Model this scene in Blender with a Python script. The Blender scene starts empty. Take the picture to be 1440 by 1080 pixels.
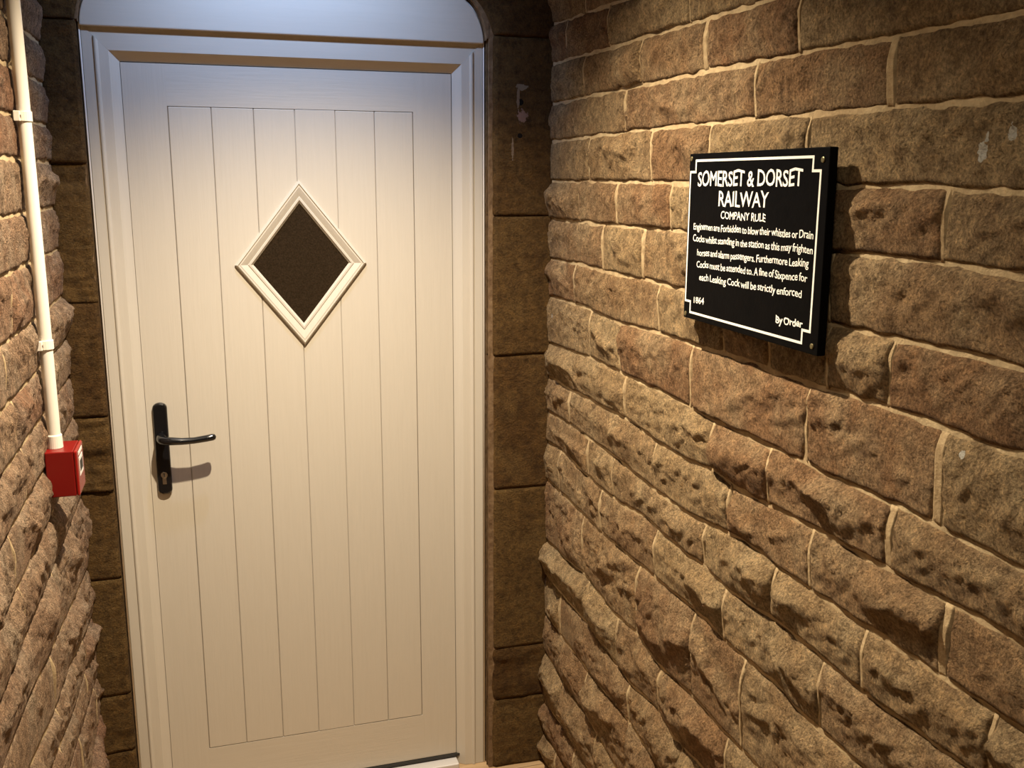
import bpy, bmesh, math, random
import numpy as np
from mathutils import Vector, Matrix

# ------------------------------------------------------------------ camera, world, lights
S = bpy.context.scene
C = S.collection
CAMH = 1.735
cd = bpy.data.cameras.new('camera'); cam = bpy.data.objects.new('camera', cd); C.objects.link(cam)
yaw, pit, rol = 0.299384544, 0.208139657, 0.00494454360
fw = Vector((math.sin(yaw)*math.cos(pit), math.cos(yaw)*math.cos(pit), -math.sin(pit)))
rt = Vector((math.cos(yaw), -math.sin(yaw), 0)); up = rt.cross(fw)
r2 = math.cos(rol)*rt + math.sin(rol)*up; u2 = -math.sin(rol)*rt + math.cos(rol)*up
m = Matrix((r2, u2, -fw)).transposed().to_4x4(); m.translation = Vector((0, -2.558831, CAMH))
cam.matrix_world = m
cd.sensor_width = 36; cd.lens = 1366.51*36/1440; cd.clip_start = .02
S.camera = cam
S.view_settings.view_transform = 'Standard'; S.view_settings.look = 'None'
S.view_settings.gamma = 1; S.view_settings.use_curve_mapping = False
S.view_settings.exposure = 0.12
w = bpy.data.worlds.new('world'); S.world = w; w.use_nodes = True
w.node_tree.nodes['Background'].inputs[0].default_value = (1, .72, .45, 1)
w.node_tree.nodes['Background'].inputs[1].default_value = .006

def spot(name, loc, target, power, col, size, blend, radius):
    l = bpy.data.lights.new(name, 'SPOT'); l.energy = power; l.color = col
    l.spot_size = math.radians(size); l.spot_blend = blend; l.shadow_soft_size = radius
    o = bpy.data.objects.new(name, l); C.objects.link(o); o.location = loc
    o.rotation_euler = (Vector(target)-Vector(loc)).to_track_quat('-Z', 'Y').to_euler()
    return o
WARM = (1, .83, .60)
spot('warm_spot', (.24, -.82, 2.56), (.26, -.80, 0), 306, WARM, 114, 1.0, .016)  # ceiling downlight ahead of the door
spot('warm_spot', (.20, -2.2, 2.56), (.30, -1.9, 0), 30, WARM, 130, .9, .05)  # added fill to lift the near walls and door, no such lamp seen
spot('cool_downlight', (.20, -.42, 2.58), (.21, -.0, 2.1), 36, (.42, .60, 1), 112, 1.0, .03)

# ------------------------------------------------------------------ helpers
rng = np.random.RandomState(7); random.seed(7)
def _h(i, j, k, seed):
    n = (i*374761393 + j*668265263 + k*2147483647 + seed*974711) & 0xffffffff
    n = ((n ^ (n >> 13))*1274126177) & 0xffffffff
    n = (n ^ (n >> 16)) & 0xffffffff
    return n/4294967295.0
def vn(P, f, seed=0):
    Q = np.asarray(P, float)*f + 100.0; I = np.floor(Q).astype(np.int64); F = Q-I; F = F*F*(3-2*F)
    out = 0
    for a in (0, 1):
        wa = F[..., 0] if a else 1-F[..., 0]
        for b in (0, 1):
            wb = F[..., 1] if b else 1-F[..., 1]
            for c in (0, 1):
                wc = F[..., 2] if c else 1-F[..., 2]
                out = out + wa*wb*wc*_h(I[..., 0]+a, I[..., 1]+b, I[..., 2]+c, seed)
    return out*2-1
def fbm(P, f, seed=0, o=4, g=.5):
    r = 0; a = 1
    for k in range(o): r = r + a*vn(P, f*2.03**k, seed+k); a *= g
    return r

def link(name, me, mat, parent=None):
    o = bpy.data.objects.new(name, me); C.objects.link(o)
    if mat is not None: me.materials.append(mat)
    if parent is not None: o.parent = parent
    return o
def from_bm(name, bm, mat, parent=None, smooth=False, bevel=0, seg=2):
    bmesh.ops.recalc_face_normals(bm, faces=bm.faces)
    me = bpy.data.meshes.new(name); bm.to_mesh(me); bm.free()
    if smooth:
        for p in me.polygons: p.use_smooth = True
    o = link(name, me, mat, parent)
    if bevel:
        b = o.modifiers.new('bevel', 'BEVEL'); b.width = bevel; b.segments = seg; b.limit_method = 'ANGLE'; b.angle_limit = math.radians(35)
        b.harden_normals = False
    return o
def empty(name, loc, **k):
    o = bpy.data.objects.new(name, None); C.objects.link(o); o.location = loc; o.empty_display_size = .05
    for a, b in k.items(): o[a] = b
    return o
def bx(bm, x0, x1, y0, y1, z0, z1):
    v = [bm.verts.new(p) for p in [(x0,y0,z0),(x1,y0,z0),(x1,y1,z0),(x0,y1,z0),(x0,y0,z1),(x1,y0,z1),(x1,y1,z1),(x0,y1,z1)]]
    for f in [(0,3,2,1),(4,5,6,7),(0,1,5,4),(1,2,6,5),(2,3,7,6),(3,0,4,7)]: bm.faces.new([v[i] for i in f])
def prism(bm, pts, y0, y1):           # polygon in x,z extruded in y
    a = [bm.verts.new((x, y0, z)) for x, z in pts]; b = [bm.verts.new((x, y1, z)) for x, z in pts]
    n = len(pts); bm.faces.new(a); bm.faces.new(b[::-1])
    for i in range(n): bm.faces.new([a[i], a[(i+1) % n], b[(i+1) % n], b[i]])
def tube(bm, path, radii, n=20, squash=1.0, caps=True):
    path = [Vector(p) for p in path]; rings = []
    for i, p in enumerate(path):
        t = (path[min(i+1, len(path)-1)]-path[max(i-1, 0)]).normalized()
        a = Vector((0, 0, 1)) if abs(t.z) < .9 else Vector((0, 1, 0))
        e1 = t.cross(a).normalized(); e2 = t.cross(e1).normalized(); r = radii[i] if hasattr(radii, '__len__') else radii
        rings.append([bm.verts.new(p + r*(math.cos(q)*e1*squash + math.sin(q)*e2)) for q in [2*math.pi*k/n for k in range(n)]])
    for A, B in zip(rings, rings[1:]):
        for k in range(n): bm.faces.new([A[k], A[(k+1) % n], B[(k+1) % n], B[k]])
    if caps: bm.faces.new(rings[0][::-1]); bm.faces.new(rings[-1])

# ------------------------------------------------------------------ materials
def mat(name, col=(.5,.5,.5), rough=.5, spec=.5, metal=0):
    M = bpy.data.materials.new(name); M.use_nodes = True
    b = M.node_tree.nodes['Principled BSDF']
    b.inputs['Base Color'].default_value = (*col, 1); b.inputs['Roughness'].default_value = rough
    b.inputs['Specular IOR Level'].default_value = spec; b.inputs['Metallic'].default_value = metal
    return M
class NT:
    def __init__(s, M): s.t = M.node_tree; s.b = s.t.nodes['Principled BSDF']
    def n(s, typ, ins=None, **k):
        x = s.t.nodes.new(typ)
        for a, v in k.items(): setattr(x, a, v)
        for a, v in (ins or {}).items():
            if isinstance(v, bpy.types.NodeSocket): s.t.links.new(v, x.inputs[a])
            else: x.inputs[a].default_value = v
        return x
    def noise(s, vec, scale, detail=6, rough=.6, dist=0):
        return s.n('ShaderNodeTexNoise', {'Vector': vec, 'Scale': scale, 'Detail': detail, 'Roughness': rough, 'Distortion': dist}).outputs['Fac']
    def ramp(s, fac, stops):
        x = s.n('ShaderNodeValToRGB', {'Fac': fac}); r = x.color_ramp
        while len(r.elements) < len(stops): r.elements.new(.5)
        for e, (p, c) in zip(r.elements, stops): e.position = p; e.color = (*c, 1)
        return x.outputs[0]
    def mix(s, f, a, b, mode='MIX'):
        x = s.n('ShaderNodeMix', data_type='RGBA', blend_type=mode)
        for i, v in ((0, f), (6, a), (7, b)):
            if isinstance(v, bpy.types.NodeSocket): s.t.links.new(v, x.inputs[i])
            else: x.inputs[i].default_value = v if i == 0 else (*v, 1)
        return x.outputs[2]
    def math(s, op, a, b=0, c=0):
        x = s.n('ShaderNodeMath', operation=op)
        for i, v in enumerate((a, b, c)):
            if isinstance(v, bpy.types.NodeSocket): s.t.links.new(v, x.inputs[i])
            else: x.inputs[i].default_value = v
        return x.outputs[0]
    def bump(s, h, dist, strength=1, prev=None):
        x = s.n('ShaderNodeBump', {'Height': h, 'Distance': dist, 'Strength': strength})
        if prev is not None: s.t.links.new(prev, x.inputs['Normal'])
        return x.outputs[0]
    def out(s, col=None, normal=None, rough=None):
        if col is not None: s.t.links.new(col, s.b.inputs['Base Color'])
        if normal is not None: s.t.links.new(normal, s.b.inputs['Normal'])
        if rough is not None: s.t.links.new(rough, s.b.inputs['Roughness'])

def stone_mat(name, tones, light, spots=(), bump=.004, dark=(.10,.05,.03), fine=1.0):
    M = mat(name, rough=.9, spec=.2); t = NT(M)
    pos = t.n('ShaderNodeNewGeometry').outputs['Position']
    rnd = t.n('ShaderNodeObjectInfo').outputs['Random']
    off = t.n('ShaderNodeVectorMath', {0: pos, 1: t.n('ShaderNodeCombineXYZ', {'X': t.math('MULTIPLY', rnd, 7.0), 'Y': 0, 'Z': t.math('MULTIPLY', rnd, 3.0)}).outputs[0]}, operation='ADD').outputs[0]
    base = t.ramp(rnd, tones)
    sk = t.n('ShaderNodeMapping', {'Vector': off, 'Rotation': (.6, .0, 0), 'Scale': (1, .7, 1.25)}).outputs[0]
    n1 = t.noise(off, 9, 5, .62, .4); n2 = t.noise(off, 45, 6, .7); n3 = t.noise(off, 210, 5, .75); n4 = t.noise(off, 22, 8, .72, .8); n6 = t.noise(off, 105, 4, .65)
    c = t.mix(t.ramp(n1, [(.42, (0,0,0)), (.70, (.5,.5,.5))]), base, light)
    c = t.mix(t.ramp(n4, [(.52, (0,0,0)), (.72, (.58,.58,.58))]), c, dark)
    c = t.mix(.72, c, t.ramp(n2, [(.34, (.42,.38,.33)), (.5, (.98,.98,.98)), (.68, (1.45,1.42,1.35))]), 'MULTIPLY')
    c = t.mix(.75*fine, c, t.ramp(n3, [(.36, (.38,.36,.33)), (.5, (1,1,1)), (.64, (1.6,1.58,1.5))]), 'MULTIPLY')
    for (p, r, colr, thr) in spots:
        d = t.n('ShaderNodeVectorMath', {0: pos, 1: p}, operation='SUBTRACT').outputs[0]
        d = t.n('ShaderNodeVectorMath', {0: d, 1: (1/r[0], 1/r[1], 1/r[2])}, operation='MULTIPLY').outputs[0]
        L = t.n('ShaderNodeVectorMath', {0: d}, operation='LENGTH').outputs['Value']
        e = t.math('ADD', L, t.math('MULTIPLY', t.math('SUBTRACT', t.noise(pos, 130, 4, .7), .5), thr))
        c = t.mix(t.math('LESS_THAN', e, 1.0), c, colr)
    b = t.bump(t.noise(sk, 30, 9, .74, .3), bump*14); b = t.bump(n6, bump*4.5*fine, 1, b); b = t.bump(n3, bump*2.2*fine, 1, b)
    t.out(c, b)
    return M
# spots of old white paint and drilled holes: marks with a shape of their own
SP = [((.87,-1.592,1.768), (.2,.008,.012), (.97,.95,.86), 1.6), ((.87,-1.598,1.786), (.2,.003,.006), (.97,.95,.86), 1.2),
      ((.87,-1.634,1.790), (.2,.006,.010), (.97,.95,.86), 1.5), ((.87,-1.612,1.402), (.2,.005,.006), (.97,.95,.86), 1.6),
      ((.87,-.085,1.372), (.2,.003,.006), (.97,.95,.86), .6)]
STONE_R = stone_mat('rock_faced_sandstone_brown', [(0, (.37,.205,.105)), (.35, (.44,.285,.150)), (.7, (.50,.35,.19)), (1, (.38,.225,.12))], (.66,.52,.32), SP)
STONE_L = stone_mat('rock_faced_sandstone_pink', [(0, (.38,.20,.12)), (.4, (.50,.34,.22)), (1, (.44,.28,.18))], (.70,.59,.45), dark=(.16,.065,.035))
HS = [((.796,-.03,1.931), (.009,.2,.008), (.006,.004,.003), .5), ((.795,-.03,1.846), (.007,.2,.006), (.006,.004,.003), .5),
      ((.800,-.03,1.968), (.016,.2,.008), (.34,.27,.19), 2.4), ((.775,-.03,1.812), (.003,.2,.03), (.30,.22,.15), 2.0),
      ((.803,-.03,1.895), (.013,.2,.016), (.36,.22,.17), 3.0), ((.79,-.03,1.945), (.004,.2,.03), (.34,.25,.17), 1.9)]
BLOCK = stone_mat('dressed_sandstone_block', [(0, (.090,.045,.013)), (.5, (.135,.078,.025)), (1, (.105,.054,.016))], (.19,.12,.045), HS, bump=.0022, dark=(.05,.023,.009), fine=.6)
MORTAR = mat('lime_mortar', rough=.95, spec=.1); t = NT(MORTAR)
pos = t.n('ShaderNodeNewGeometry').outputs['Position']
n = t.noise(pos, 60, 6, .7); n5 = t.noise(pos, 6, 3)
c = t.mix(t.ramp(n5, [(.35, (0,0,0)), (.65, (1,1,1))]), (.42,.31,.18), (.52,.41,.25))
c = t.mix(.5, c, t.ramp(n, [(.3, (.5,.5,.5)), (.6, (1.2,1.2,1.2))]), 'MULTIPLY')
t.out(c, t.bump(n, .004))
MORTAR_B = mat('dark_pointing', rough=.95, spec=.1); t = NT(MORTAR_B)
n = t.noise(t.n('ShaderNodeNewGeometry').outputs['Position'], 50, 6, .7)
t.out(t.ramp(n, [(.3, (.09,.052,.026)), (.7, (.24,.16,.09))]), t.bump(n, .003))
MORTAR_V = mat('lime_mortar_upright', rough=.95, spec=.1); t = NT(MORTAR_V)
n = t.noise(t.n('ShaderNodeNewGeometry').outputs['Position'], 60, 6, .7)
t.out(t.ramp(n, [(.3, (.27,.19,.105)), (.65, (.47,.36,.215))]), t.bump(n, .004))
# door paint with embossed wood grain
def paint(name, col, axis, grain=.00035):
    M = mat(name, col, .42, .45); t = NT(M)
    pos = t.n('ShaderNodeNewGeometry').outputs['Position']
    sc = {'z': (170, 60, 7), 'x': (7, 60, 170)}[axis]
    v = t.n('ShaderNodeVectorMath', {0: pos, 1: sc}, operation='MULTIPLY').outputs[0]
    a = t.noise(v, 1.0, 5, .65, .6)
    r = t.n('ShaderNodeMapRange', {'Value': a, 'To Min': .36, 'To Max': .5}).outputs[0]
    c = t.mix(.5, col, t.ramp(a, [(.3, (.93,.925,.91)), (.6, (1,1,1))]), 'MULTIPLY')
    t.out(c, t.bump(a, grain), r)
    return M
CREAM = (.525,.485,.41)
P_V = paint('cream_woodgrain_vertical', CREAM, 'z'); P_H = paint('cream_woodgrain_across', CREAM, 'x')
P_F = paint('cream_frame', CREAM, 'z', .00008); P_T = paint('cream_head', CREAM, 'x', .00008)
SEAL = mat('white_sealant', (.85,.82,.76), .4)
GASKET = mat('dark_gasket', (.02,.018,.015), .6)
SHADOWGAP = mat('grey_brush_seal', (.10,.085,.065), .8)
BLACK = mat('black_gloss_metal', (.006,.006,.007), .18, .6)
CHROME = mat('worn_chrome', (.55,.53,.5), .25, .5, 1)
GLASS = mat('obscure_dark_glass', (.032,.022,.013), .22, .35); t = NT(GLASS)
pos = t.n('ShaderNodeNewGeometry').outputs['Position']; n = t.noise(pos, 260, 3, .6)
t.out(t.ramp(n, [(.3, (.015,.010,.005)), (.7, (.032,.021,.012))]), t.bump(n, .0006))
SIGN = mat('black_sign_paint', (.004,.004,.005), .5, .04); t = NT(SIGN)
n = t.noise(t.n('ShaderNodeNewGeometry').outputs['Position'], 30, 5, .7)
t.out(t.ramp(n, [(.3, (.0009,.0009,.0012)), (.7, (.0022,.002,.0022))]), t.bump(n, .0006))
LETTER = mat('white_lettering_paint', (.86,.85,.80), .5)
PVC = mat('white_plastic_conduit', (.80,.76,.68), .38); RED = mat('red_plastic', (.17,.004,.003), .34, .45)
RED2 = mat('red_faceplate', (.24,.009,.006), .25, .5); WLAB = mat('white_label', (.85,.83,.8), .4)
BRASS = mat('brass_screw', (.22,.19,.10), .4, .5, .8)
FLOOR = mat('floor_boards', (.5,.34,.18), .55); t = NT(FLOOR)
pos = t.n('ShaderNodeNewGeometry').outputs['Position']
v = t.n('ShaderNodeVectorMath', {0: pos, 1: (4, 60, 4)}, operation='MULTIPLY').outputs[0]
n = t.noise(v, 1, 6, .65, .5)
t.out(t.mix(1.0, t.ramp(n, [(.3, (.34,.21,.10)), (.7, (.55,.38,.21))]), t.ramp(t.n('ShaderNodeObjectInfo').outputs['Random'], [(0, (.8,.8,.8)), (1, (1.1,1.1,1.1))]), 'MULTIPLY'), t.bump(n, .0006))
PLASTER = mat('ceiling_plaster', (.22,.18,.14), .95)
t = NT(PLASTER); n = t.noise(t.n('ShaderNodeNewGeometry').outputs['Position'], 12, 5); t.out(None, t.bump(n, .004))
ALU = mat('pale_sill', (.62,.60,.58), .35, .5, .2)

# ------------------------------------------------------------------ stone builder
# plane: (a, z, n) -> world, a runs along the wall, n out of it
def patch(name, plane, lo, hi, left, right, z0, z1, prof, material, parent, cell=.007, seed=0, nmax=84, edge=.0035):
    """lo(a), hi(a): bottom and top edge heights; left/right: a at the ends (callables of z)"""
    zm = (z0+z1)/2
    W = abs(right(zm)-left(zm)); H = max(z1-z0, .02)
    nu = int(min(max(W/cell, 6), nmax)); nv = int(min(max(H/cell, 5), nmax))
    u = np.concatenate([[0], np.linspace(0, 1, nu+1), [1]]); v = np.concatenate([[0], np.linspace(0, 1, nv+1), [1]])
    U, V = np.meshgrid(u, v)
    zt = z0+(z1-z0)*V
    A = left(zt)*(1-U)+right(zt)*U
    Z = lo(A)*(1-V)+hi(A)*V
    P3 = np.stack([A, Z, np.full_like(A, seed*.37)], -1)
    # uneven arrises
    eu = np.minimum(U, 1-U)*W; ev = np.minimum(V, 1-V)*H
    near = np.exp(-np.minimum(eu, ev)/.012)
    A = A + edge*near*.7*fbm(P3, 26, seed+5, 3); Z = Z + edge*near*fbm(P3, 30, seed+9, 3)
    N = prof(A, Z, eu, ev, np.minimum(U, 1-U), V, P3)
    N[0, :] = N[-1, :] = N[:, 0] = N[:, -1] = -.014
    X = plane(A, Z, N).reshape(-1, 3)
    r, c = U.shape
    idx = np.arange(r*c).reshape(r, c)
    q = np.stack([idx[:-1, :-1], idx[:-1, 1:], idx[1:, 1:], idx[1:, :-1]], -1).reshape(-1, 4)
    me = bpy.data.meshes.new(name)
    me.vertices.add(len(X)); me.vertices.foreach_set('co', X.ravel())
    me.loops.add(q.size); me.loops.foreach_set('vertex_index', q.ravel().astype(np.int32))
    me.polygons.add(len(q)); me.polygons.foreach_set('loop_start', np.arange(0, q.size, 4, dtype=np.int32))
    me.polygons.foreach_set('loop_total', np.full(len(q), 4, np.int32))
    me.polygons.foreach_set('use_smooth', np.ones(len(q), bool))
    me.update(); me.validate()
    return link(name, me, material, parent)
def nose(V, H, amp, zb):
    """section of a rock-faced stone: sloping ledge on top, nose high up, face falling back to the foot"""
    m = (1-V)*H                                   # metres below the top joint
    led = np.clip(m/(.007+.90*amp), 0, 1); led = led*(1.25-.25*led)
    face = np.where(V > zb, 1, 1-.86*((zb-V)/zb)**1.05)
    kb = np.clip(V*H/.006, 0, 1); kb = np.sqrt(1-(1-kb)**2)
    return led*face*(.35+.65*kb)
def rock_prof(seed, amp, W, H, a0, z0, zb):
    R = np.random.RandomState(seed)
    K = 8
    cs = np.stack([a0+R.uniform(.0, 1, K)*W, z0+R.uniform(.1, .8, K)*H], -1)
    g = R.uniform(-1, 1, (K, 2))*np.array([.24, .40]); h0 = R.uniform(.85, 1.45, K)
    fl = max(0, R.uniform(-.2, .45)); cut = R.uniform(.25, .75); ca, cz_ = R.uniform(-.8, .8), R.uniform(.4, 1)
    def f(A, Z, eu, ev, uu, V, P3):
        wob = .016*fbm(P3, 10, seed, 4)
        h = np.min([h0[k]*amp + g[k, 0]*(A-cs[k, 0]+wob) + g[k, 1]*(Z-cs[k, 1]+wob) for k in range(K)], 0)
        h = np.clip(h, amp*.35, amp*1.5)
        d = (A-(a0+W*cut))*ca + (Z-(z0+H*.55))*cz_ + wob*1.3
        h = h - amp*fl*np.clip(d/.006+.5, 0, 1)
        D = P3*np.array([1, .8, 1]) + np.stack([P3[..., 1]*.5, P3[..., 0]*.2, P3[..., 2]*0], -1)   # grain runs aslant
        E = D*np.array([.45, 1, 1])
        h = h + amp*.17*fbm(E, 14, seed+3, 3) + (.003+.12*amp)*(np.minimum(np.abs(fbm(E, 20, seed+8, 3, .6))*1.6, .5)-.45) + .0042*fbm(D*np.array([.7, 1, 1]), 62, seed+18, 3, .7)
        vv = np.clip(V + .12*fbm(P3, 9, seed+21, 3), 0, 1)
        V2 = np.where((V < .12) | (V > .9), V, vv)
        ku = np.clip(eu/(.012+.3*amp), 0, 1); ku = ku*(2-ku)
        ke = np.clip(np.minimum(eu, ev)/.003, 0, 1)
        return .0050 + .0038*ke + np.maximum(h, amp*.1)*nose(V*.5+V2*.5, H, amp, zb)*(.70+.30*ku)
    return f

# ------------------------------------------------------------------ room shell
XR, XL, ZT, YB = .893, -.352, 2.62, -3.15
def wall_slab(name, plane, a0, a1, z0, z1, material, step=.02, amp=.0016, back=-.12):
    na = int((a1-a0)/step)+1; nz = int((z1-z0)/step)+1
    A, Z = np.meshgrid(np.linspace(a0, a1, na), np.linspace(z0, z1, nz))
    P3 = np.stack([A, Z, A*0], -1)
    N = .0058 + amp*fbm(P3, 30, 77, 3)
    F = plane(A, Z, N).reshape(-1, 3)
    bm = bmesh.new(); vs = [bm.verts.new(p) for p in F]
    for j in range(nz-1):
        for i in range(na-1):
            a = j*na+i; bm.faces.new([vs[a], vs[a+1], vs[a+na+1], vs[a+na]])
    bd = [vs[i] for i in range(na)] + [vs[j*na+na-1] for j in range(1, nz)] + [vs[(nz-1)*na+i] for i in range(na-2, -1, -1)] + [vs[j*na] for j in range(nz-2, 0, -1)]
    bco = {}
    cc = plane(np.array([0.]), np.array([0.]), np.array([back]))[0] - plane(np.array([0.]), np.array([0.]), np.array([0.]))[0]
    b2 = [bm.verts.new(Vector(v.co)+Vector(cc)) for v in bd]
    n_ = len(bd)
    for i in range(n_): bm.faces.new([bd[i], bd[(i+1) % n_], b2[(i+1) % n_], b2[i]])
    bm.faces.new(b2)
    o = from_bm(name, bm, material, smooth=True); o['kind'] = 'structure'
    return o
pR = lambda A, Z, N: np.stack([XR-N, A, Z], -1)
pL = lambda A, Z, N: np.stack([XL+N, A, Z], -1)
YW = -.030                      # face of the dressed blocks round the door
pB = lambda A, Z, N: np.stack([A, YW-N+0*A, Z], -1)
wall_right = wall_slab('wall_right', pR, YB, .0, 0, ZT, MORTAR)
wall_left = wall_slab('wall_left', pL, YB, .0, 0, ZT, MORTAR)

# course lines of the right wall: (y, z) points read off the joints
LR = {
0: [(0, 2.13), (-.502, 2.115)], 1: [(-.004, 2.03), (-.417, 2.025), (-.607, 2.024), (-1.115, 2.018)],
2: [(-.008, 1.928), (-.909, 1.928), (-1.126, 1.927), (-1.401, 1.923), (-1.619, 1.921)],
3: [(-.012, 1.832), (-.316, 1.834), (-.538, 1.836), (-.733, 1.836), (-1.072, 1.834), (-1.413, 1.831), (-1.633, 1.826)],
4: [(-.016, 1.727), (-.322, 1.73), (-.804, 1.728), (-1.295, 1.726), (-1.525, 1.727), (-1.648, 1.721)],
5: [(-.02, 1.628), (-.276, 1.631), (-.513, 1.632), (-.813, 1.636), (-1.312, 1.63), (-1.512, 1.634), (-1.662, 1.629)],
6: [(-.007, 1.521), (-.217, 1.524), (-.521, 1.522), (-.647, 1.525), (-.823, 1.522), (-1.443, 1.524), (-1.677, 1.524)],
7: [(-.011, 1.419), (-.307, 1.422), (-.529, 1.412), (-.725, 1.422), (-.883, 1.421), (-1.012, 1.426), (-1.283, 1.421), (-1.388, 1.428), (-1.691, 1.423)],
8: [(-.016, 1.287), (-.343, 1.3), (-.769, 1.3), (-.98, 1.292), (-1.273, 1.295), (-1.33, 1.292), (-1.502, 1.296), (-1.703, 1.291)],
9: [(-.019, 1.194), (-.208, 1.192), (-.396, 1.196), (-.585, 1.2), (-.745, 1.188), (-.896, 1.187), (-.989, 1.2), (-1.076, 1.189), (-1.37, 1.198), (-1.723, 1.204)],
10: [(-.023, 1.092), (-.201, 1.098), (-.522, 1.093), (-.644, 1.085), (-.876, 1.077), (-.992, 1.088), (-1.078, 1.1), (-1.174, 1.1), (-1.219, 1.093), (-1.52, 1.096), (-1.738, 1.099)],
11: [(-.027, 1.003), (-.15, 1.009), (-.311, .998), (-.441, .99), (-.571, .991), (-.677, 1.004), (-.883, .993), (-.981, .999), (-1.056, .988), (-1.23, 1.002), (-1.48, .994), (-1.668, 1.003)],
12: [(-.031, .894), (-.156, .889), (-.302, .886), (-.435, .877), (-.671, .884), (-.991, .893), (-1.056, .883), (-1.242, .89), (-1.301, .877), (-1.462, .878)],
13: [(-.006, .705), (-.187, .713), (-.347, .728), (-.536, .704), (-.672, .716), (-.796, .696), (-.941, .707), (-1.137, .704)],
14: [(-.01, .6), (-.384, .599), (-.513, .589), (-.655, .576), (-.784, .593), (-.876, .572), (-1.001, .581)],
15: [(-.015, .478), (-.198, .47), (-.361, .473), (-.662, .476), (-.806, .458)],
16: [(-.019, .36), (-.222, .345), (-.369, .34), (-.577, .313)], 17: [(-.025, .193), (-.229, .201), (-.377, .194)]}
JR = {0: [-.148, -.422, -.817], 1: [-.275, -.604, -.886, -1.186], 2: [-.527, -1.067, -1.411], 3: [-.319, -.668, -.918, -1.227],
4: [-.258, -.494, -.768, -1.15, -1.536], 5: [-.417, -.642, -.98, -1.31], 6: [-.235, -.728, -1.001, -1.155, -1.317, -1.46], 7: [-.349, -.533, -.883, -1.277, -1.572],
8: [-.569, -.979, -1.176, -1.489], 9: [-.215, -.738, -1.053, -1.31, -1.61], 10: [-.353, -.517, -.968, -1.214, -1.456, -1.703],
11: [-.147, -.445, -.755, -1.056, -1.363], 12: [-.332, -.677, -.942, -1.135], 13: [-.376, -.566, -.801], 14: [-.172, -.646], 15: [-.381]}
WIDE = {(1, -.886), (2, -1.411), (4, -.494), (5, -.642), (7, -1.572), (8, -1.489), (9, -1.61)}
def curve_fn(pts):
    pts = sorted(pts); xs = [p[0] for p in pts]; zs = [p[1] for p in pts]
    return lambda A: np.interp(A, xs, zs)
def build_wall(prefix, plane, lines, joints, material, wall, ampf, wide=(), visible_to=-1.75, seed0=0, halfv=.0019, halfh=.0028):
    for i in range(len(lines)-1):
        top, bot = lines[i], lines[i+1]
        js = list(joints.get(i, []))
        y = js[-1] if js else -.02
        if js and y < visible_to+.65 : y = min(y-random.uniform(.22, .34), visible_to-random.uniform(0, .2)); js.append(y)
        while y > YB+.35: y -= random.uniform(.22, .38); js.append(y)
        ends = [0.0 if plane is not pB else 0] + js + [YB]
        zbc = random.uniform(.55, .72); A_c = None
        for k in range(len(ends)-1):
            a1, a0 = ends[k], ends[k+1]
            h1 = .0060 if (i, a1) in wide else halfv; h0 = .0060 if (i, a0) in wide else halfv
            if k == 0: h1 = -.002
            lean = random.uniform(-.004, .004)
            seed = seed0+i*37+k*5+1
            b0 = float(bot(np.array([(a0+a1)/2]))[0]); t0 = float(top(np.array([(a0+a1)/2]))[0])
            amp = ampf(i, (a0+a1)/2, (b0+t0)/2)*random.uniform(.88, 1.16)*min(1, .55+(a1-a0)*2.2)
            L = (lambda z, a=a0+h0, l=lean, zc=(b0+t0)/2: a + l*(z-zc)/.05)
            R_ = (lambda z, a=a1-h1, l=lean, zc=(b0+t0)/2: a - l*(z-zc)/.05)
            if k > 0:                              # the upright joint on this stone's right, pointed nearly flush
                jp = lambda A, Z, eu, ev, uu, V, P3, am=amp, H=t0-b0: .0060+.31*am*nose(V, H, am, zbc)+.0012*fbm(P3, 40, 3, 3)
                patch('mortar_joint', plane, lambda A, f=bot: f(A)+.001, lambda A, f=top: f(A)-.001, (lambda z, a=a1, h=h1, zc=(b0+t0)/2: a-h-.0012+0*z),
                      (lambda z, a=a1, h=h1: a+h+.0012+0*z), b0, t0, jp, MORTAR_V, wall, cell=.007, seed=seed+3, edge=.001)
            patch('stone', plane, lambda A, f=bot: f(A)+halfh, lambda A, f=top: f(A)-halfh, L, R_, b0, t0,
                  rock_prof(seed, amp, a1-a0, t0-b0, a0, b0, zbc), material, wall, cell=.0050 if a1 > -2.2 else .012, seed=seed)
const = lambda z: (lambda A: np.full_like(np.asarray(A, float), z))
linesR = [const(ZT), const(2.53), const(2.43), const(2.33), const(2.225)] + [curve_fn(LR[k]) for k in range(18)] + [const(.095), const(0.002)]
jR = {k+5: v for k, v in JR.items()}
jR[4] = [-.275, -.62, -.95]; jR[3] = [-.15, -.5, -.9]; jR[2] = [-.3, -.7]; jR[1] = [-.2, -.5]; jR[0] = [-.35]
jR[21] = [-.20, -.45]; jR[22] = [-.3]; jR[23] = [-.15]
build_wall('r', pR, linesR, jR, STONE_R, wall_right, lambda i, y, z: .021 if z > 1.55 else .021+.013*min(1, (1.55-z)/.6), {(i+5, a) for i, a in WIDE})
LLz = [2.62, 2.53, 2.43, 2.33, 2.23, 2.13, 2.03, 1.94, 1.848, 1.767, 1.665, 1.567, 1.455, 1.355, 1.26, 1.16, 1.053, .955]
linesL = [const(z) for z in LLz] + [curve_fn([(-.9, .86), (-.714, .834), (-.209, .78), (0, .765)]), curve_fn([(-.9, .75), (-.654, .706), (-.424, .698), (-.2, .652), (0, .63)]),
    curve_fn([(-.75, .642), (-.437, .592), (-.1, .572)]), curve_fn([(-.541, .523), (0, .464)]), curve_fn([(-.28, .355), (-.04, .366)]), const(.25), const(.13), const(.002)]
jL = {}
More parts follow.
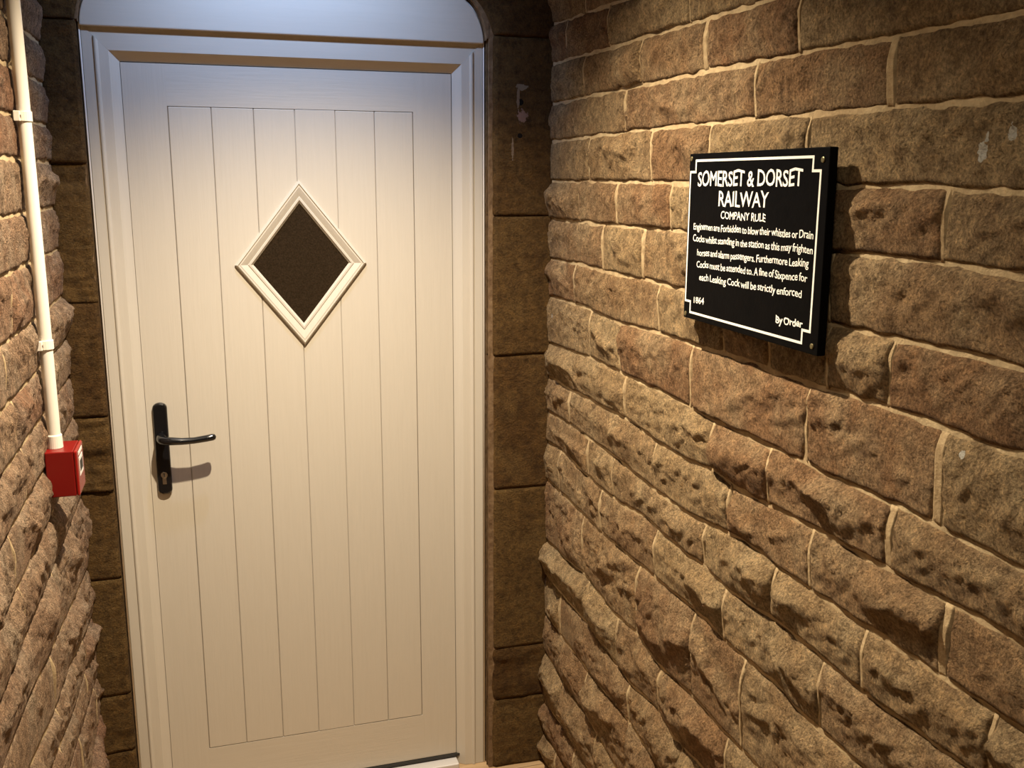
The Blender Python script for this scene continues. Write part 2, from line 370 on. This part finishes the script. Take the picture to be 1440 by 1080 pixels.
for i in range(len(linesL)-1):
    base = -.40+random.uniform(-.035, .035)
    if 12 <= i < 17: base = -.435+random.uniform(-.03, .03)
    if i >= 17: base = -random.uniform(.1, .42)
    jL[i] = [base] + ([-.70] if i == 14 else [base-random.uniform(.28, .42)])
build_wall('l', pL, linesL, jL, STONE_L, wall_left, lambda i, y, z: .021 if z > 1.3 else .026, visible_to=-1.15, seed0=5000)

# floor of boards, ceiling
bm = bmesh.new(); bx(bm, XL-.12, XR+.12, YB, .25, -.08, -.012); floor = from_bm('floor', bm, MORTAR_B); floor['kind'] = 'structure'
y = .06
me = None
while y > YB+.02:
    wd = .118; bm = bmesh.new(); bx(bm, XL+.002, XR-.002, max(y-wd, YB), y-.002, -.012, 0); from_bm('floorboard', bm, FLOOR, floor, bevel=.0015); y -= wd+.001
bm = bmesh.new(); bx(bm, XL-.12, XR+.12, YB, .25, ZT, ZT+.06); o = from_bm('ceiling', bm, PLASTER); o['kind'] = 'structure'

# ------------------------------------------------------------------ back wall with arched opening
CX, HW, ZS = .2225, .4835, 2.077
OW = HW+.001                                    # opening half width in the stone
def arch_pts(hw, r, n=10, m=12, rise=1.0):
    th = math.radians(65); pts = []
    for i in range(n+1):
        a = th*i/n; pts.append((hw-r+r*math.cos(a), r*math.sin(a)))
    px, pz = pts[-1]; cx0 = hw-r; Rb = r+cx0/math.cos(th); cz = -cx0*math.tan(th)
    for i in range(1, m+1):
        a = th+(math.pi/2-th)*i/m; pts.append((Rb*math.cos(a), cz+Rb*math.sin(a)))
    return pts
AP = arch_pts(OW, .138); AZ = [p[1] for p in AP]; AX = [p[0] for p in AP]
arch_dx = lambda z: np.interp(np.asarray(z, float)-ZS, AZ, AX)       # half width of the opening at z
arch_z = lambda x: ZS+np.interp(np.abs(np.asarray(x, float)-CX), AX[::-1], AZ[::-1])
full = [(CX+x, ZS+z) for x, z in AP] + [(CX-x, ZS+z) for x, z in AP[::-1][1:]]
bm = bmesh.new()                                # core behind the blocks, in three convex-ish strips
prism(bm, [(CX+OW+.006, 0), (XR+.02, 0), (XR+.02, ZT), (CX+OW+.006, ZT)], YW-.003, .16)
prism(bm, [(XL-.02, 0), (CX-OW-.006, 0), (CX-OW-.006, ZT), (XL-.02, ZT)], YW-.003, .16)
A_ = [(x, z) for x, z in full]
for (xa, za), (xb, zb) in zip(A_, A_[1:]):
    if abs(xa-xb) > 1e-5: prism(bm, [(xa, za+.006), (xb, zb+.006), (xb, ZT), (xa, ZT)], YW-.003, .16)
for s in (-1, 1): prism(bm, [(CX+s*OW, ZS+.01), (CX+s*(OW+.007), ZS+.01), (CX+s*(OW+.007), ZT), (CX+s*OW, ZT)], YW-.003, .16)
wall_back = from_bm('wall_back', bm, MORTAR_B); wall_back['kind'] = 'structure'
def block_prof(seed, W, H, cham_side, rough):
    R = np.random.RandomState(seed); tx, tz = R.uniform(-.003, .003, 2); off = R.uniform(-.0015, .002)
    def f(A, Z, eu, ev, uu, V, P3):
        Q = P3*np.array([.35, 1, 1])
        n = off + tx*(A-A.mean())/max(W, .1) + rough*(fbm(Q, 22, seed, 4)) + rough*.5*(1-np.abs(fbm(Q, 40, seed+3, 2)))
        if cham_side == 'R': n = n + .0016*np.abs(np.sin((Z*1.0+A*R.uniform(-.5, .9)+.012*fbm(P3, 14, seed+4, 3))*R.uniform(150, 230)))**.6*np.clip(.6+fbm(P3, 7, seed+6, 2), 0, 1)
        k = np.clip(np.minimum(eu, ev)/.003, 0, 1); k = np.sqrt(1-(1-k)**2)
        n = .010 + n - (1-k)*.0025
        if cham_side == 'L': d = A-A.min(axis=1, keepdims=True)
        elif cham_side == 'R': d = A.max(axis=1, keepdims=True)-A
        elif cham_side == 'B': d = Z-Z.min(axis=0, keepdims=True)
        else: return n
        cw = .022 if cham_side != 'R' else .006
        return n - np.clip((cw-d)/cw, 0, 1)*cw
    return f
def block(l, r, lo, hi, z0, z1, seed, side, rough):
    W = abs(float(r(np.array((z0+z1)/2)))-float(l(np.array((z0+z1)/2))))
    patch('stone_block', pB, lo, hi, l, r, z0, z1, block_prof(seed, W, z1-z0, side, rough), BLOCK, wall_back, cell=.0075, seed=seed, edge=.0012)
g = .0013
zr = [.0, .222, .385, .874, 1.258, 1.637, 2.094]
rr = [.0035, .005, .001, .0012, .001, .0014]
for i in range(6):
    block(lambda z: CX+OW+.004+0*z, lambda z: XR-.004+0*z, lambda A, b=zr[i]: b+g+0*A, lambda A, b=zr[i+1]: b-g+0*A, zr[i], zr[i+1], 100+i, 'L', rr[i])
zl = [.0, .243, .406, .729, .965, 1.156, 1.438, 1.765, 2.084]
rl = [.003, .004, .002, .003, .007, .0035, .005, .003]
for i in range(8):
    block(lambda z: XL+.004+0*z, lambda z: CX-OW-.004+0*z, lambda A, b=zl[i]: b+g+0*A, lambda A, b=zl[i+1]: b-g+0*A, zl[i], zl[i+1], 200+i, 'R', rl[i])
zc = ZS+.118
block(lambda z: CX+arch_dx(z)+.004, lambda z: XR-.004+0*z, lambda A: 2.094+g+0*A, lambda A: zc-g+0*A, 2.094, zc, 301, 'L', .0012)
block(lambda z: XL+.004+0*z, lambda z: CX-arch_dx(z)-.004, lambda A: 2.084+g+0*A, lambda A: zc-g+0*A, 2.084, zc, 302, 'R', .003)
xs = [XL, -.17, .02, .21, .42, .62, XR]
for i in range(6):
    a, b = xs[i]+.003, xs[i+1]-.003
    block(lambda z, a=a: a+0*z, lambda z, b=b: b+0*z, lambda A: np.maximum(arch_z(A)+.004, zc+g), lambda A: ZT-.15+0*A, zc, ZT-.15, 310+i, 'B', .0015)
block(lambda z: XL+.004+0*z, lambda z: XR-.004+0*z, lambda A: ZT-.147+0*A, lambda A: ZT-.003+0*A, ZT-.147, ZT-.003, 330, '', .0015)

# ------------------------------------------------------------------ door
door = empty('door_1', (CX, 0, 0), kind='structure')
def dp(o):                                   # keep world placement under the door's empty
    o.parent = door; o.matrix_parent_inverse = Matrix.Translation((-CX, 0, 0)); return o
x0, x1, ztop = CX-HW, CX+HW, 2.083
prof = [(0, .13), (0, .002), (.002, 0), (.026, 0), (.0275, -.0035), (.0305, -.0045), (.0335, -.0035), (.0365, .0005), (.0575, .0025), (.060, .005), (.079, .020), (.080, .022), (.080, .13)]
def sweep(f0, f1, name, material, prof=prof):
    bm = bmesh.new(); A = [bm.verts.new(f0(d, y)) for d, y in prof]; B = [bm.verts.new(f1(d, y)) for d, y in prof]; n = len(prof)
    for i in range(n): bm.faces.new([A[i], A[(i+1) % n], B[(i+1) % n], B[i]])
    bm.faces.new(A[::-1]); bm.faces.new(B)
    return dp(from_bm(name, bm, material))
sweep(lambda d, y: (x0+d, y, 0.001), lambda d, y: (x0+d, y, ztop-d), 'frame_jamb', P_F)
sweep(lambda d, y: (x1-d, y, 0.001), lambda d, y: (x1-d, y, ztop-d), 'frame_jamb', P_F)
sweep(lambda d, y: (x0+d+.0003, y, ztop-d), lambda d, y: (x1-d-.0003, y, ztop-d), 'frame_head', P_T, [(0, .13), (0, .0015), (.0575, .0025), (.060, .005), (.079, .020), (.080, .022), (.080, .13)])
# arched infill above the head, its lip overhanging the head
bm = bmesh.new(); ap = arch_pts(HW, .135)
pts = [(CX+x, ZS+z) for x, z in ap] + [(CX-x, ZS+z) for x, z in ap[::-1][1:]]
prism(bm, pts, -.010, .10); dp(from_bm('arched_head_panel', bm, P_T, bevel=.0025))
# sealant bead round the frame
bm = bmesh.new()
path = [(x1+.002, 0.002)] + [(CX+x*1.004, ZS+z*1.012) for x, z in ap] + [(CX-x*1.004, ZS+z*1.012) for x, z in ap[::-1][1:]] + [(x0-.002, .002)]
tube(bm, [(x, .0, z) for x, z in path], .0022, 6); dp(from_bm('sealant_bead', bm, SEAL, smooth=True))
LY = .0185                                    # face of the leaf
lx0, lx1, lz0, lz1 = x0+.0804, x1-.0818, .036, 2.001
px0, px1, pz0, pz1 = -.081, .522, .178, 1.903
bm = bmesh.new(); bx(bm, lx0+.002, lx1-.002, LY+.006, LY+.045, lz0, lz1); dp(from_bm('leaf_core', bm, P_F))
def slab(name, pts, material, b=.003):
    bm = bmesh.new(); prism(bm, pts, LY, LY+.0065); return dp(from_bm(name, bm, material, bevel=b, seg=1))
e = .0006
slab('stile', [(lx0, lz0), (px0-e, lz0), (px0-e, lz1), (lx0, lz1)], P_V, 0)
slab('stile', [(px1+e, lz0), (lx1, lz0), (lx1, lz1), (px1+e, lz1)], P_V, 0)
slab('rail', [(px0-e, pz1+e), (px1+e, pz1+e), (px1+e, lz1), (px0-e, lz1)], P_H, .0)
slab('rail', [(px0-e, lz0), (px1+e, lz0), (px1+e, pz0-e), (px0-e, pz0-e)], P_H, .0)
# boards, cut round the diamond light
DX, DZ, dw, dh = .2235, 1.5165, .150, .190   # opening cut in the boards (half diagonals)
nb = 6; bw = (px1-px0)/nb
for i in range(nb):
    a, b = px0+i*bw+.0004, px0+(i+1)*bw-.0004
    hh = lambda x: dh*max(0, 1-abs(x-DX)/dw)
    cuts = sorted({a, b} | {x for x in (DX-dw, DX, DX+dw) if a < x < b})
    if hh(a) == 0 and hh(b) == 0 and not (a < DX < b):
        if a < DX-dw < b or a < DX+dw < b: pass
        slab('board', [(a, pz0+e), (b, pz0+e), (b, pz1-e), (a, pz1-e)], P_V, .0017); continue
    if hh(a) > 0 and hh(b) > 0:
        bm = bmesh.new()
        prism(bm, [(a, pz1-e)] + [(x, DZ+hh(x)) for x in cuts] + [(b, pz1-e)], LY, LY+.0065)
        prism(bm, [(a, pz0+e)] + [(x, DZ-hh(x)) for x in cuts] + [(b, pz0+e)], LY, LY+.0065)
    else:
        bm = bmesh.new()
        if hh(a) > 0:   # right-hand board: notch from the left
            xn = DX+dw
            prism(bm, [(a, pz0+e), (b, pz0+e), (b, pz1-e), (a, pz1-e), (a, DZ+hh(a)), (xn, DZ), (a, DZ-hh(a))], LY, LY+.0065)
        else:
            xn = DX-dw
            prism(bm, [(a, pz0+e), (b, pz0+e), (b, pz1-e), (a, pz1-e)][:3] + [(a, pz1-e), (a, pz0+e)][:1] + [], LY, LY+.0065) if False else \
            prism(bm, [(b, DZ-hh(b)), (xn, DZ), (b, DZ+hh(b)), (b, pz1-e), (a, pz1-e), (a, pz0+e), (b, pz0+e)], LY, LY+.0065)
    dp(from_bm('board', bm, P_V, bevel=.0017, seg=1))
# diamond light: mitred moulding and dark obscure pane
wn = empty('diamond_window', (DX, LY, DZ)); dp(wn)
ow, oh, iw, ih = .167, .213, .1215, .155
mp = [(0, .013), (0, .006), (.03, .004), (.10, .001), (.16, .0), (.18, .0025), (.24, .0025), (.30, .002), (.50, .005), (.70, .0085), (.74, .0065), (.86, .0065), (.90, .0085), (1.0, .0125), (1.0, .0145)]
mp = [(f, y-.0105) for f, y in mp]
bm = bmesh.new(); rings = []
for f, y in mp:
    w_, h_ = ow+(iw-ow)*f, oh+(ih-oh)*f
    rings.append([bm.verts.new(p) for p in ((w_, y, 0), (0, y, h_), (-w_, y, 0), (0, y, -h_))])
for A, B in zip(rings, rings[1:]):
    for k in range(4): bm.faces.new([A[k], A[(k+1) % 4], B[(k+1) % 4], B[k]])
from_bm('mitred_moulding', bm, P_F, wn)
bm = bmesh.new(); q = 1.03
prism(bm, [(iw*q, 0), (0, ih*q), (-iw*q, 0), (0, -ih*q)], .0035, .0055); o = from_bm('pane', bm, GLASS, wn); o['label'] = 'dark brown obscured glass pane'
# lever handle on its backplate
hd = empty('door_handle', (-.1475, LY, 1.05)); dp(hd); hd['label'] = 'black lever handle on a long backplate'
bm = bmesh.new(); hw, hl, n = .0175, .1215, 10
def stadium(w_, l_, cz=0):
    P = []
    for s, a0 in ((1, 0), (-1, math.pi)):
        for k in range(n+1):
            a = a0+math.pi*k/n; P.append((w_*math.cos(a), cz+s*(l_-w_*.75)+w_*.75*math.sin(a)))
    return P
R0 = []
for (s, yy) in ((0, 0), (0, -.007), (.0015, -.010), (.004, -.0115)):
    R0.append([bm.verts.new((x, yy, z)) for x, z in stadium(hw-s, hl-s)])
for A, B in zip(R0, R0[1:]):
    for k in range(len(A)): bm.faces.new([A[k], A[(k+1) % len(A)], B[(k+1) % len(B)], B[k]])
bm.faces.new(R0[-1]); from_bm('backplate', bm, BLACK, hd, smooth=False)
bm = bmesh.new(); zl_ = .033
tube(bm, [(0, -.010, zl_), (0, -.022, zl_), (0, -.036, zl_), (.003, -.046, zl_), (.012, -.053, zl_-.001), (.026, -.055, zl_-.002), (.05, -.0555, zl_-.004), (.08, -.055, zl_-.004), (.11, -.054, zl_-.001), (.125, -.053, zl_+.001), (.131, -.0525, zl_+.0015), (.1335, -.052, zl_+.0015)],
     [.0130, .0122, .0112, .0108, .0106, .0104, .0090, .0082, .0086, .0088, .0068, .002], 18)
from_bm('lever', bm, BLACK, hd, smooth=True)
bm = bmesh.new(); zc_ = -.068
tube(bm, [(0, -.0105, zc_), (0, -.0145, zc_)], .0085, 18); bx(bm, -.005, .005, -.0138, -.0105, zc_-.025, zc_-.004)
from_bm('lock_cylinder', bm, CHROME, hd, bevel=.001)
bm = bmesh.new(); bx(bm, -.0012, .0012, -.0150, -.0144, zc_-.005, zc_+.005); from_bm('keyway', bm, GASKET, hd)
for zz in (.108, -.108):
    bm = bmesh.new(); tube(bm, [(0, -.011, zz), (0, -.0122, zz)], .0036, 12); from_bm('screw', bm, BLACK, hd)
# gasket lines and sill
bm = bmesh.new(); bx(bm, lx0-.0012, lx0+.002, LY+.003, .05, lz0, lz1); bx(bm, lx1-.002, lx1+.0012, LY+.003, .05, lz0, lz1); bx(bm, lx0, lx1, LY+.003, .05, lz1-.001, lz1+.0018)
dp(from_bm('gasket', bm, SHADOWGAP))
bm = bmesh.new(); bx(bm, x0+.05, x1-.05, .014, .09, .026, .034); dp(from_bm('weather_seal', bm, GASKET))
bm = bmesh.new(); prism(bm, [(x0+.081, .001), (x1-.081, .001), (x1-.081, .022), (x0+.081, .022)], -.02, .09); dp(from_bm('sill', bm, ALU, bevel=.003))

# ------------------------------------------------------------------ railway notice on the right wall
SX = .848
sg = empty('notice_board', (SX, -1.122, 1.48), label='black painted railway notice board with white hand lettering on the right wall', category='sign')
def sv(a, z, n): return (-n, -a, z)         # a: left to right on the face, local to the board
SW, SH, TH = .431, .302, .014
A0 = .909-1.122                              # a of the left edge in local terms
def spoly(bm, pts, n0, n1):
    a = [bm.verts.new(sv(x, z, n0)) for x, z in pts]; b = [bm.verts.new(sv(x, z, n1)) for x, z in pts]; k = len(pts)
    bm.faces.new(a); bm.faces.new(b[::-1])
    for i in range(k): bm.faces.new([a[i], a[(i+1) % k], b[(i+1) % k], b[i]])
bm = bmesh.new(); spoly(bm, [(A0, .001), (A0+SW, 0), (A0+SW-.003, SH), (A0, SH-.001)], -TH, 0); from_bm('board', bm, SIGN, sg, bevel=.0015)
m_ = .0105; s_ = .020; tk = .0040
L_, R_, B_, T_ = A0+.004, A0+SW-.020, .0115, SH-.0115
def outline(i):
    l, r, b, tt = L_+i, R_-i, B_+i, T_-i
    return [(l+s_, b), (r-s_, b), (r-s_, b+s_), (r, b+s_), (r, tt-s_), (r-s_, tt-s_), (r-s_, tt), (l+s_, tt), (l+s_, tt-s_), (l, tt-s_), (l, b+s_), (l+s_, b+s_)]
bm = bmesh.new(); O, I = outline(0), outline(tk)
for f, N_ in ((0, .0003), ):
    a = [bm.verts.new(sv(x, z, N_)) for x, z in O]; b = [bm.verts.new(sv(x, z, N_)) for x, z in I]
    for i in range(12): bm.faces.new([a[i], a[(i+1) % 12], b[(i+1) % 12], b[i]])
ret = bmesh.ops.extrude_face_region(bm, geom=bm.faces[:]); bmesh.ops.translate(bm, vec=(.0005, 0, 0), verts=[v for v in ret['geom'] if isinstance(v, bmesh.types.BMVert)])
o = from_bm('painted_border', bm, LETTER, sg); o['label'] = 'white painted border with notched corners'
def text(s, yl, yr, zl_, zr_, cap, bold=.02, word=.62):
    cu = bpy.data.curves.new('t', 'FONT'); cu.body = s; cu.size = 1; cu.extrude = 0; cu.offset = bold; cu.resolution_u = 3; cu.space_character = .97; cu.space_word = word
    to = bpy.data.objects.new('t', cu); C.objects.link(to); dg = bpy.context.evaluated_depsgraph_get(); dg.update()
    me = bpy.data.meshes.new_from_object(to.evaluated_get(dg)); bpy.data.objects.remove(to)
    co = np.array([v.co[:] for v in me.vertices]); mn, mx = co.min(0), co.max(0); ch = .729+bold*2
    W = yl-yr
    for v in me.vertices:
        f = (v.co.x-mn[0])/(mx[0]-mn[0]); ya = yl-f*W
        wob = .0006*math.sin(f*23+len(s)) + .0004*math.sin(f*61+1)
        z = zl_+(zr_-zl_)*f + (v.co.y+bold)/ch*cap*(1+.05*math.sin(f*37+len(s))) + wob
        v.co = (-.0006, ya+1.122, z-1.48)
    me.materials.clear()
    for p in me.polygons: p.use_smooth = False
    o = link('lettering', me, LETTER, sg)
    return o
text('SOMERSET & DORSET', -.945, -1.274, 1.7235, 1.7260, .0275, .013, .95)
text('RAILWAY', -1.024, -1.184, 1.6895, 1.6920, .0270, .012)
text('COMPANY RULE', -1.034, -1.178, 1.6690, 1.6695, .0135, .012, 1.0)
text('Enginemen are Forbidden to blow their whistles or Drain', -.936, -1.311, 1.6460, 1.6500, .0128, .009, .74)
text('Cocks whilst standing in the station as this may frighten', -.936, -1.312, 1.6240, 1.6290, .0128, .009, .74)
text('horses and alarm passengers. Furthermore Leaking', -.954, -1.304, 1.6000, 1.6080, .0128, .009, .74)
text('Cocks must be attended to. A fine of Sixpence for', -.954, -1.303, 1.5785, 1.5860, .0128, .009, .74)
text('each Leaking Cock will be strictly enforced', -.966, -1.291, 1.5560, 1.5612, .0128, .009, .74)
text('1864', -.949, -.988, 1.5128, 1.5140, .0120, .012)
text('By Order', -1.225, -1.299, 1.5140, 1.5170, .0125, .02)
for a, z in ((A0+.009, .292), (A0+SW-.018, .284), (A0+.009, .009), (A0+SW-.014, .013)):
    bm = bmesh.new(); c = Vector(sv(a, z, .0))
    tube(bm, [c+Vector((.002, 0, 0)), c+Vector((-.0012, 0, 0)), c+Vector((-.0018, 0, 0))], [.0043, .0043, .0034], 16)
    from_bm('screw', bm, BRASS, sg)
    c = c+Vector((0, (-.03 if a < 0 else .03), (-.03 if z > .2 else .03))); bm = bmesh.new(); tube(bm, [c+Vector((TH, 0, 0)), c+Vector((TH+.022, 0, 0))], .006, 10); from_bm('spacer', bm, GASKET, sg)

# ------------------------------------------------------------------ conduit and call point on the left wall
KX, KY, KR = -.3245, -.465, .0125
cz0 = 1.196
cn = empty('cable_conduit', (KX, KY, cz0), label='white plastic cable conduit clipped upright to the left stone wall', category='conduit')
bm = bmesh.new(); tube(bm, [(0, 0, 0.0)]+[(.0007*math.sin(z*3), 0, z) for z in np.linspace(.03, ZT-cz0-.002, 14)], KR, 24); from_bm('tube', bm, PVC, cn, smooth=True)
bm = bmesh.new(); tube(bm, [(0, 0, .0005), (0, 0, .026), (0, 0, .028)], [KR+.0028, KR+.0022, KR+.001], 24); o = from_bm('collar', bm, PVC, cn, smooth=False)
for zc_ in (1.846, 1.408):
    # saddle clip: strap over the tube with two ears on a base
    bm = bmesh.new(); n = 14; r0, r1 = KR+.0004, KR+.0026; hz = .0095
    P = [(-(-.012)-.030, 0)]
    arc = [(math.cos(a), math.sin(a)) for a in np.linspace(-math.pi/2-.35, math.pi/2+.35, n)]
    ring = [(r1*c, r1*s) for c, s in arc] + [(r0*c, r0*s) for c, s in arc[::-1]]
    a = [bm.verts.new((x, yy, zc_-cz0-hz)) for x, yy in ring]; b = [bm.verts.new((x, yy, zc_-cz0+hz)) for x, yy in ring]; k = len(ring)
    bm.faces.new(a); bm.faces.new(b[::-1])
    for i in range(k): bm.faces.new([a[i], a[(i+1) % k], b[(i+1) % k], b[i]])
    for s in (-1, 1): bx(bm, -.0145, -.0035, min(s*.0125, s*.0225), max(s*.0125, s*.0225), zc_-cz0-hz, zc_-cz0+hz)
    o = from_bm('saddle_clip', bm, PVC, cn, bevel=.0012)
    for s in (-1, 1):
        bm = bmesh.new(); tube(bm, [(-.0035, s*.0185, zc_-cz0), (-.0018, s*.0185, zc_-cz0)], .0028, 10); from_bm('screw', bm, CHROME, o)
bx0, bx1, by0, by1, bz0, bz1 = XL+.012, -.282, -.505, -.415, 1.102, 1.196
cp = empty('alarm_call_point', (bx0, (by0+by1)/2, bz0), label='red square fire alarm call point box at the foot of the conduit', category='alarm box')
def lb(name, X0, X1, Y0, Y1, Z0, Z1, material, bev, parent=cp):
    bm = bmesh.new(); bx(bm, X0-bx0, X1-bx0, Y0-(by0+by1)/2, Y1-(by0+by1)/2, Z0-bz0, Z1-bz0); return from_bm(name, bm, material, parent, bevel=bev)
lb('back_box', bx0, bx1-.005, by0, by1, bz0, bz1, RED, .002)
fp = lb('faceplate', bx1-.005, bx1+.002, by0-.0005, by1+.0005, bz0-.0005, bz1, RED2, .004)
o = lb('label', bx1+.002, bx1+.0026, by0+.020, by1-.020, bz0+.036, bz0+.074, WLAB, 0); o['label'] = 'white break panel'
lb('label', bx1+.0026, bx1+.0030, by0+.026, by1-.026, bz0+.044, bz0+.066, GASKET, 0)['label'] = 'black symbol on the break panel'
lb('label', bx1+.002, bx1+.0025, by0+.018, by1-.018, bz0+.080, bz0+.087, WLAB, 0)['label'] = 'white strip along the top'
